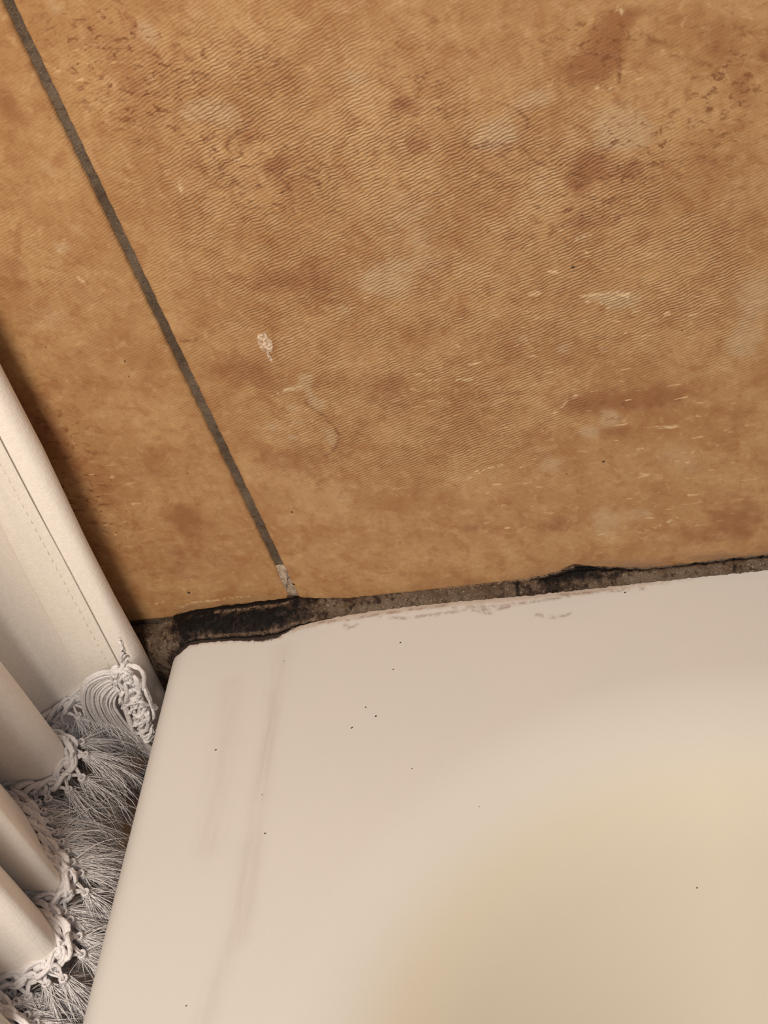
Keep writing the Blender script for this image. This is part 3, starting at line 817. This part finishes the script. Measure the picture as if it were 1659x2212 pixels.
# ------------------------------------------------------------------ sealant bead
def make_sealant():
    wr = [Vector((x, 0, z)) / 1e3 for x, z in [(330, 503.0), (260, 503.0)] + SEAL_WALL[:-3]]
    wr += [Vector((-0.011, 0, 0.4998)), Vector((-0.021, 0, 0.4990)), Vector((-0.0285, 0, 0.490)), Vector((-0.0300, 0, 0.47)), Vector((-0.0300, 0, 0.44)), Vector((-0.030, 0, 0.36))]
    tr = [Vector((x, y, 500)) / 1e3 for x, y in [(330, -4.4), (260, -4.4)] + SEAL_TUB[:-1]]
    tr[-1] = Vector((0.0060, -0.0108, 0.5))
    tr += [Vector((0.0036, -0.0115, 0.4998)), Vector((0.0018, -0.0126, 0.4990)), Vector((0.0002, -0.0140, 0.4975)), Vector((-0.0012, -0.0150, 0.4950)), Vector((-0.0023, -0.0150, 0.490)), Vector((-0.0026, -0.0118, 0.47)), Vector((-0.0026, -0.0115, 0.44)), Vector((-0.0026, -0.0115, 0.36))]
    # parametrise both rails: 0..1 along x, 1..2 down the corner
    def sample(R, nh):
        hp, dn = R[:nh], R[nh - 1:]
        xs = steps((0.33, 0.215, 0.01), (0.215, 0.004, 0.00045))
        hx = [p.x for p in hp][::-1]
        out = []
        for x in xs:
            xx = max(x, hp[-1].x)
            out.append(Vector((xx, float(np.interp(xx, hx, [p.y for p in hp][::-1])), float(np.interp(xx, hx, [p.z for p in hp][::-1])))))
        S = spline(dn, 12)
        N = 120
        L = [0]
        for a, b in zip(S[:-1], S[1:]): L.append(L[-1] + (b - a).length)
        for k in range(1, N + 1):
            s = L[-1] * (k / N)
            out.append(Vector(tuple(float(np.interp(s, L, [p[c] for p in S])) for c in range(3))))
        return out
    nhw = 2 + len([1 for x, z in SEAL_WALL[:-3]])
    nht = 2 + len(SEAL_TUB) - 1
    A, B = sample(wr, nhw), sample(tr, nht)
    rows = 26
    V, mould, pale = [], [], []
    for i, (a, b) in enumerate(zip(A, B)):
        xm = a.x * 1e3
        n_ = noise.noise(Vector((xm * 0.55, 1.3, 0))) * 0.00045 + noise.noise(Vector((xm * 1.9, 4.3, 0))) * 0.00022
        m_ = noise.noise(Vector((xm * 0.6, 7.7, 2))) * 0.00040 + noise.noise(Vector((xm * 2.1, 2.3, 5))) * 0.00025
        a2 = a + Vector((0, 0, n_))
        b2 = b + Vector((0, m_, 0))
        out = Vector((0, -1, 1)).normalized() if a.z > 0.4995 else Vector((-0.7, -0.7, 0.1))
        W = (a2 - b2).length
        for k in range(rows):
            t = k / (rows - 1)
            p = a2.lerp(b2, t)
            bul = math.sin(math.pi * t) * W * 0.16
            bul += 0.00035 * noise.noise(Vector((p.x * 700, p.y * 900, p.z * 900))) * math.sin(math.pi * t)
            bul += 0.0005 * noise.noise(Vector((p.x * 160, p.y * 300, p.z * 300))) * math.sin(math.pi * t)
            # the bead has split away from the tile on the right
            cgap = min(1, max(0, (xm - 118) / 20)) if a.z > 0.4995 else 0
            tc = 0.16 + 0.06 * noise.noise(Vector((xm * 0.25, 9, 9)))
            g = math.exp(-((t - tc) / 0.055) ** 2)
            bul -= cgap * g * 0.0011
            if k in (0, rows - 1): bul = -0.0006
            V.append(tuple(p + out * bul))
            md = 0.0
            md += (1.05 if xm < 36 else max(0, 1.05 - (xm - 36) / 22)) * (0.55 + 0.5 * math.sin(math.pi * min(1, t * 1.1)))
            md += 0.55 * math.exp(-((xm - 132) / 13) ** 2)
            md += 0.35 * math.exp(-((xm - 70) / 10) ** 2)
            md += 0.9 * cgap * g + (0.6 if t > 0.93 else 0) * (xm < 60)  # first term paints the shade inside the open split, besides the mould
            md += 0.7 * math.exp(-(max(0, t - 0.0) / 0.12) ** 2) * (xm < 52)
            if a.x < -0.002: md = max(0.12 + 0.75 * t ** 3 + max(0, (0.480 - p.z)) * 30, 0.8 * (1 + (a.x + 0.002) / 0.008))
            md += 0.8 * math.exp(-((xm - 120.5) / 0.7) ** 2) + 0.4 * math.exp(-((xm - 190) / 0.5) ** 2)
            if xm > 100: md += 1.3 * math.exp(-((xm - 139) / 7.5) ** 2) * math.exp(-(t / 0.42) ** 2) + 0.55 * math.exp(-((xm - 150) / 9) ** 2) * math.exp(-((t - .45) / 0.18) ** 2)  # first term paints the black shade of the open gap above the bead
            mould.append(md)
            pl = math.exp(-((t - 0.05) / 0.07) ** 2) * (0.5 if 95 < xm < 140 else 0.0)
            pl += 0.6 * math.exp(-((t - 0.17) / 0.03) ** 2) * (14 < xm < 42)
            pl += 0.5 * math.exp(-((t - 0.86) / 0.025) ** 2) * (12 < xm < 50)
            pale.append(pl)
    F = [tuple(q) for q in grid_faces(len(A), rows).tolist()]
    return mesh('sealant_bead', V, F, SEAL, attrs={'mould': mould, 'pale': pale})


bead = tag(link('sealant_bead', make_sealant()), 'grey sealant bead blackened by mould between bathtub rim and tiles', 'sealant')

# ------------------------------------------------------------------ shower curtain
HZ = 0.49
curtain = tag(link('shower_curtain', None), 'white cloth shower curtain with crocheted lace hem and fringe beside the tub', 'curtain')
curtain.location = (-0.03, -0.08, HZ)
bpy.context.view_layer.update()
OFF = Vector(curtain.location)


def cpart(name, me, label=None):
    o = link(name, me, curtain)
    o.matrix_parent_inverse = Matrix.Translation(-OFF)
    if label: o['label'] = label
    return o


def cloth(name, plan, hem, lean, mat, ztop=1.40, thick=0.0007, per=9):
    """ruled cloth: plan curve in mm at hem height, hem height and lean per control point"""
    P = spline([(x / 1e3, y / 1e3, 0) for x, y in plan], per)
    u = np.linspace(0, len(plan) - 1, len(P))
    hz = np.interp(u, np.arange(len(plan)), hem)
    ln = np.interp(u, np.arange(len(plan)), lean)
    zs = [0, 0.0015, 0.004, 0.01, 0.02, 0.035, 0.055, 0.08, 0.11, 0.15, 0.2, 0.3, 0.5, 0.9]
    V = []
    for i, p in enumerate(P):
        for dz in zs:
            z = hz[i] + dz if dz < 0.9 else ztop
            h = min(z - HZ, 0.20)
            w = noise.noise(Vector((u[i] * 0.6, z * 14, 3))) * 0.0012 * min(1, dz / 0.05)
            V.append((p.x + ln[i] * h + w, p.y + w * 0.5, z))
    me = mesh(name, V, [tuple(q) for q in grid_faces(len(P), len(zs)).tolist()], mat)
    o = cpart(name, me)
    s = o.modifiers.new('thickness', 'SOLIDIFY')
    s.thickness = thick
    s.offset = 0
    return o, P, hz


roll_plan = [(-90, -9), (-48, -7), (-36, -6), (-25, -6), (-17.5, -8), (-13.6, -12.5), (-15.0, -17.2), (-20.5, -18.7), (-27, -19.0)]
roll, _, _ = cloth('edge_roll', roll_plan, [0.44] + [0.448] * 8, [0.076] * 9, CLOTH, ztop=1.40)

plan = [(-21.5, -19.4), (-27, -20.8), (-31.5, -22.0), (-34.6, -21.6), (-36.8, -19.2), (-41, -20.5), (-46, -24.5), (-52, -29.5), (-57, -34.0), (-56.5, -37.2),
        (-49, -38.8), (-42, -41.2), (-38.0, -46.0), (-38.2, -52.0), (-42, -56.2), (-50, -57.2), (-58.5, -57.6), (-61.5, -59.6), (-55, -62),
        (-44.5, -72), (-33.5, -86), (-26, -94.5), (-25.3, -97.8), (-28.4, -99.5), (-35, -99.0), (-41.5, -99.4), (-42.2, -101.2), (-36.2, -102.2),
        (-30.5, -105.4), (-23.8, -112.2), (-20.6, -118), (-22.4, -121.6), (-26.7, -123.1), (-31.4, -125.8), (-40, -127), (-45, -129.5), (-39, -133.0),
        (-34, -138.5), (-26.5, -144), (-26, -150), (-30, -154), (-42, -156), (-56, -156), (-70, -152)]
hemz = [0.500, 0.4955, 0.491, 0.489] + [0.49] * (len(plan) - 4)
lean = [0.078, 0.09, 0.115, 0.115, 0.10] + [0.06, 0.05, 0.03, 0.02, 0.01] + [0.0] * (len(plan) - 10)
for i in range(34, len(plan)): lean[i] = 0.02
fabric, PATH, PHZ = cloth('fabric', plan, hemz, lean, CLOTH)

# the stitched side hem: a second layer of cloth on the first fold
band_plan = [(-20.2, -19.5), (-23.5, -20.7), (-27, -21.8), (-31.5, -23.0), (-34.4, -22.9)]
band, _, _ = cloth('side_hem', band_plan, [0.5015, 0.499, 0.4962, 0.4918, 0.4895], [0.078, 0.085, 0.095, 0.115, 0.115], BAND, thick=0.0009)
band['label'] = 'cream double-stitched side hem'
st = Tubes()
for k in range(70):
    z = 0.504 + k * 0.0036
    h = min(z - HZ, 0.2)
    x = -0.0228 + 0.078 * h
    st.add([(x, -0.0213, z), (x + 0.0002, -0.0214, z + 0.0021)], 0.00006, 4)
cpart('stitching', st.mesh('stitching', BAND), 'fine stitches along the side hem')['kind'] = 'stuff'


# ---- crochet along the hem
def stitch_mesh(seed):
    rnd = random.Random(seed)
    T = Tubes()
    # a fat interlocked loop, long axis on local x
    for sgn in (-1, 1):
        pts = []
        for k in range(15):
            w = 2 * math.pi * k / 14
            pts.append((0.0024 * math.cos(w) * (1 + 0.12 * sgn), 0.0009 * sgn + 0.0005 * math.sin(2 * w), 0.00135 * math.sin(w) + 0.0003 * sgn))
        for j in range(3):
            o = Vector((rnd.uniform(-.00025, .00025), rnd.uniform(-.0004, .0004), rnd.uniform(-.0003, .0003)))
            T.add([Vector(p) * rnd.uniform(.92, 1.1) + o for p in pts], 0.00050, 5, caps=False)
    T.add([(-0.0026, 0, -0.0004), (-0.001, 0.0011, 0.0009), (0.001, -0.0008, 0.0012), (0.0028, 0.0002, -0.0002)], 0.00062, 5)
    return T.mesh('crochet_stitch', YARN)


STITCH = [stitch_mesh(s) for s in range(4)]
hem_pts = [Vector((p.x, p.y, h)) for p, h in zip(PATH, PHZ)]
last = max(i for i, p in enumerate(hem_pts) if p.y > -0.1545)
first = next(i for i, p in enumerate(hem_pts) if p.x < -0.037)
lace = resample(hem_pts[first:last], 0.0033)
rnd = random.Random(11)
OUT = Vector((0.78, -0.35, 0))
for i, p in enumerate(lace[:-1]):
    t = (lace[i + 1] - lace[max(i - 1, 0)]).normalized()
    side = t.cross(Vector((0, 0, 1))).normalized()
    if side.dot(OUT) < 0: side = -side
    zax = side.cross(t)
    if zax.z < 0: zax = -zax
    M3 = Matrix((t, side, zax)).transposed()
    M3 = M3 @ Matrix.Rotation(rnd.uniform(-.45, .45) + (0.5 if i % 2 else -0.35), 3, 'X') @ Matrix.Rotation(rnd.uniform(-.25, .25), 3, 'Y')
    o = cpart('crochet_stitch', STITCH[i % 4])
    o.matrix_basis = Matrix.Translation(p + side * 0.0012 + Vector((0, 0, -0.0012 + rnd.uniform(-.0004, .0004)))) @ M3.to_4x4() @ Matrix.Scale(rnd.uniform(1.25, 1.5), 4)


# ---- open lace ladder and fringe bunches under the chain
def fringe_mesh(seed, n=135, length=0.027, spread=0.45):
    """bunch of cut threads hanging from the origin along -z, drifting to +x (outwards)"""
    r = random.Random(seed)
    T = Tubes()
    clumps = [(r.gauss(0.42, 0.32), r.gauss(0, spread * .75), r.uniform(.7, 1.1)) for _ in range(9)]
    for k in range(n):
        cb_, ca_, cl_ = clumps[k % 9]
        L = length * cl_ * r.uniform(0.75, 1.12)
        v = Vector((cb_ + r.gauss(0, .16), ca_ + r.gauss(0, .16), -0.62 + r.gauss(0, .2))).normalized()
        ph, am = r.uniform(0, 6.3), r.uniform(.0004, .0019)
        pos = Vector((r.gauss(0, .0005), r.gauss(0, .0008), r.gauss(0, .0005)))
        g = r.uniform(0.35, 0.8)
        pts = []
        ns = 10
        for s in range(ns):
            u = s / (ns - 1)
            w = Vector((math.sin(ph + u * 7), math.cos(ph * 1.7 + u * 6), math.sin(ph * 2.3 + u * 5))) * (am * u)
            pts.append(pos + w)
            pos = pos + v * (L / (ns - 1))
            v = (v + Vector((-0.05, 0, -g * 0.30))).normalized()
        T.add(pts, r.uniform(.00010, .00018), 3, taper=0.4, caps=False)
    # the knot that gathers the threads
    for k in range(4):
        T.add([(0.0011 * math.cos(w), 0.0012 * math.sin(w), -0.0006 * k + 0.0012) for w in [2 * math.pi * j / 8 for j in range(9)]], 0.0005, 4, caps=False)
    return T.mesh('fringe_tassel', YARN)


FRINGE = [fringe_mesh(100 + s) for s in range(7)]
FR_LONG = [fringe_mesh(200 + s, 135, 0.036, 0.45) for s in range(3)]
GAP = 0.0050
knots = resample(hem_pts[first:last], GAP)
kpos = []
for i, p in enumerate(knots):
    t = (knots[min(i + 1, len(knots) - 1)] - knots[max(i - 1, 0)]).normalized()
    side = t.cross(Vector((0, 0, 1))).normalized()
    if side.dot(OUT) < 0: side = -side
    out = (side * 0.55 + OUT * 0.45).normalized()
    drop = 0.0050 + rnd.uniform(-.001, .0015)
    k = p + out * 0.0062 + Vector((0, 0, -drop)) + t * rnd.uniform(-.001, .001)
    k.y = min(k.y, -0.006)
    k.x = min(k.x, -0.0125)
    kpos.append((k, out, t))
for i, (k, out, t) in enumerate(kpos):
    T = Tubes()
    for j, c in ((-1, -0.5), (1, 0.5)):
        a = knots[i] + t * (c * GAP) + out * 0.0012 + Vector((0, 0, -0.0018))
        mid = a.lerp(k, 0.5) + out * 0.0012 + Vector((0, 0, 0.0006)) - t * (c * 0.0012)
        for s in range(3):
            o = Vector((rnd.uniform(-.0004, .0004), rnd.uniform(-.0004, .0004), rnd.uniform(-.0004, .0004)))
            T.add([a + o, a.lerp(mid, .5) + o * 1.5 + out * .0003, mid + o, k + o * .6], 0.00042, 5)
    lo = cpart('lace_loop', None)
    bpy.data.objects.remove(lo, do_unlink=True)
    cpart('lace_loop', T.mesh('lace_loop', YARN))
    zax = Vector((0, 0, 1))
    xax = Vector((out.x, out.y, 0)).normalized()
    M3 = Matrix((xax, zax.cross(xax), zax)).transposed() @ Matrix.Rotation(rnd.uniform(-.2, .15), 3, 'Y') @ Matrix.Rotation(rnd.uniform(-.3, .3), 3, 'Z')
    src = FR_LONG[i % 3] if i % 4 == 1 else FRINGE[i % 7]
    o = cpart('fringe_tassel', src)
    o.matrix_basis = Matrix.Translation(k) @ M3.to_4x4()

# lower fringe of the first fold, down in the gap beside the apron
for i in range(5):
    o = cpart('fringe_tassel', FRINGE[(i * 3) % 7])
    o.matrix_basis = Matrix.Translation((-0.018 - 0.006 * i, -0.020 - 0.003 * i, 0.446)) @ Matrix.Rotation(0.7 * i, 4, 'Z')

# ---- corner tassel: looped cord strands and a knotted crochet cluster
T = Tubes()
for i, l in enumerate(TASSEL):
    pts = spline([(x / 1e3, -0.0262 - 0.0030 * math.sin(math.pi * min(1, j / 4.5)) - 0.0005 * (i % 3), z / 1e3) for j, (x, z) in enumerate(l)], 6)
    for s in range(2):
        o = Vector((rnd.uniform(-.0004, .0004), rnd.uniform(-.0005, .0005), rnd.uniform(-.0004, .0004)))
        T.add([p + o for p in pts], 0.00048, 5, taper=0.25)
    e = pts[-1]
    for s in range(7):
        d = Vector((rnd.gauss(0.0012, .0014), rnd.gauss(0, .0012), -rnd.uniform(.003, .008)))
        T.add([pts[-4] , e, e + d * .5 + Vector((rnd.gauss(0, .0003), 0, 0)), e + d], 0.00017, 3, caps=False)
cpart('corner_tassel', T.mesh('corner_tassel', YARN), 'looped cord tassel at the hem corner')
T = Tubes()
for i, l in enumerate(CLUSTER):
    pts = spline([(x / 1e3, -0.0268 - 0.0016 * math.sin(math.pi * j / (len(l) - 1)) - 0.0003 * (i % 4), z / 1e3) for j, (x, z) in enumerate(l)], 6)
    for s in range(4):
        o = Vector((rnd.uniform(-.0008, .0008), rnd.uniform(-.0008, .0008), rnd.uniform(-.0008, .0008)))
        T.add([p + o * (0.6 + 0.4 * math.sin(q * 0.9 + s)) for q, p in enumerate(pts)], 0.0006, 5)
cpart('crochet_cluster', T.mesh('crochet_cluster', YARN), 'bunched crochet knot at the hem corner')
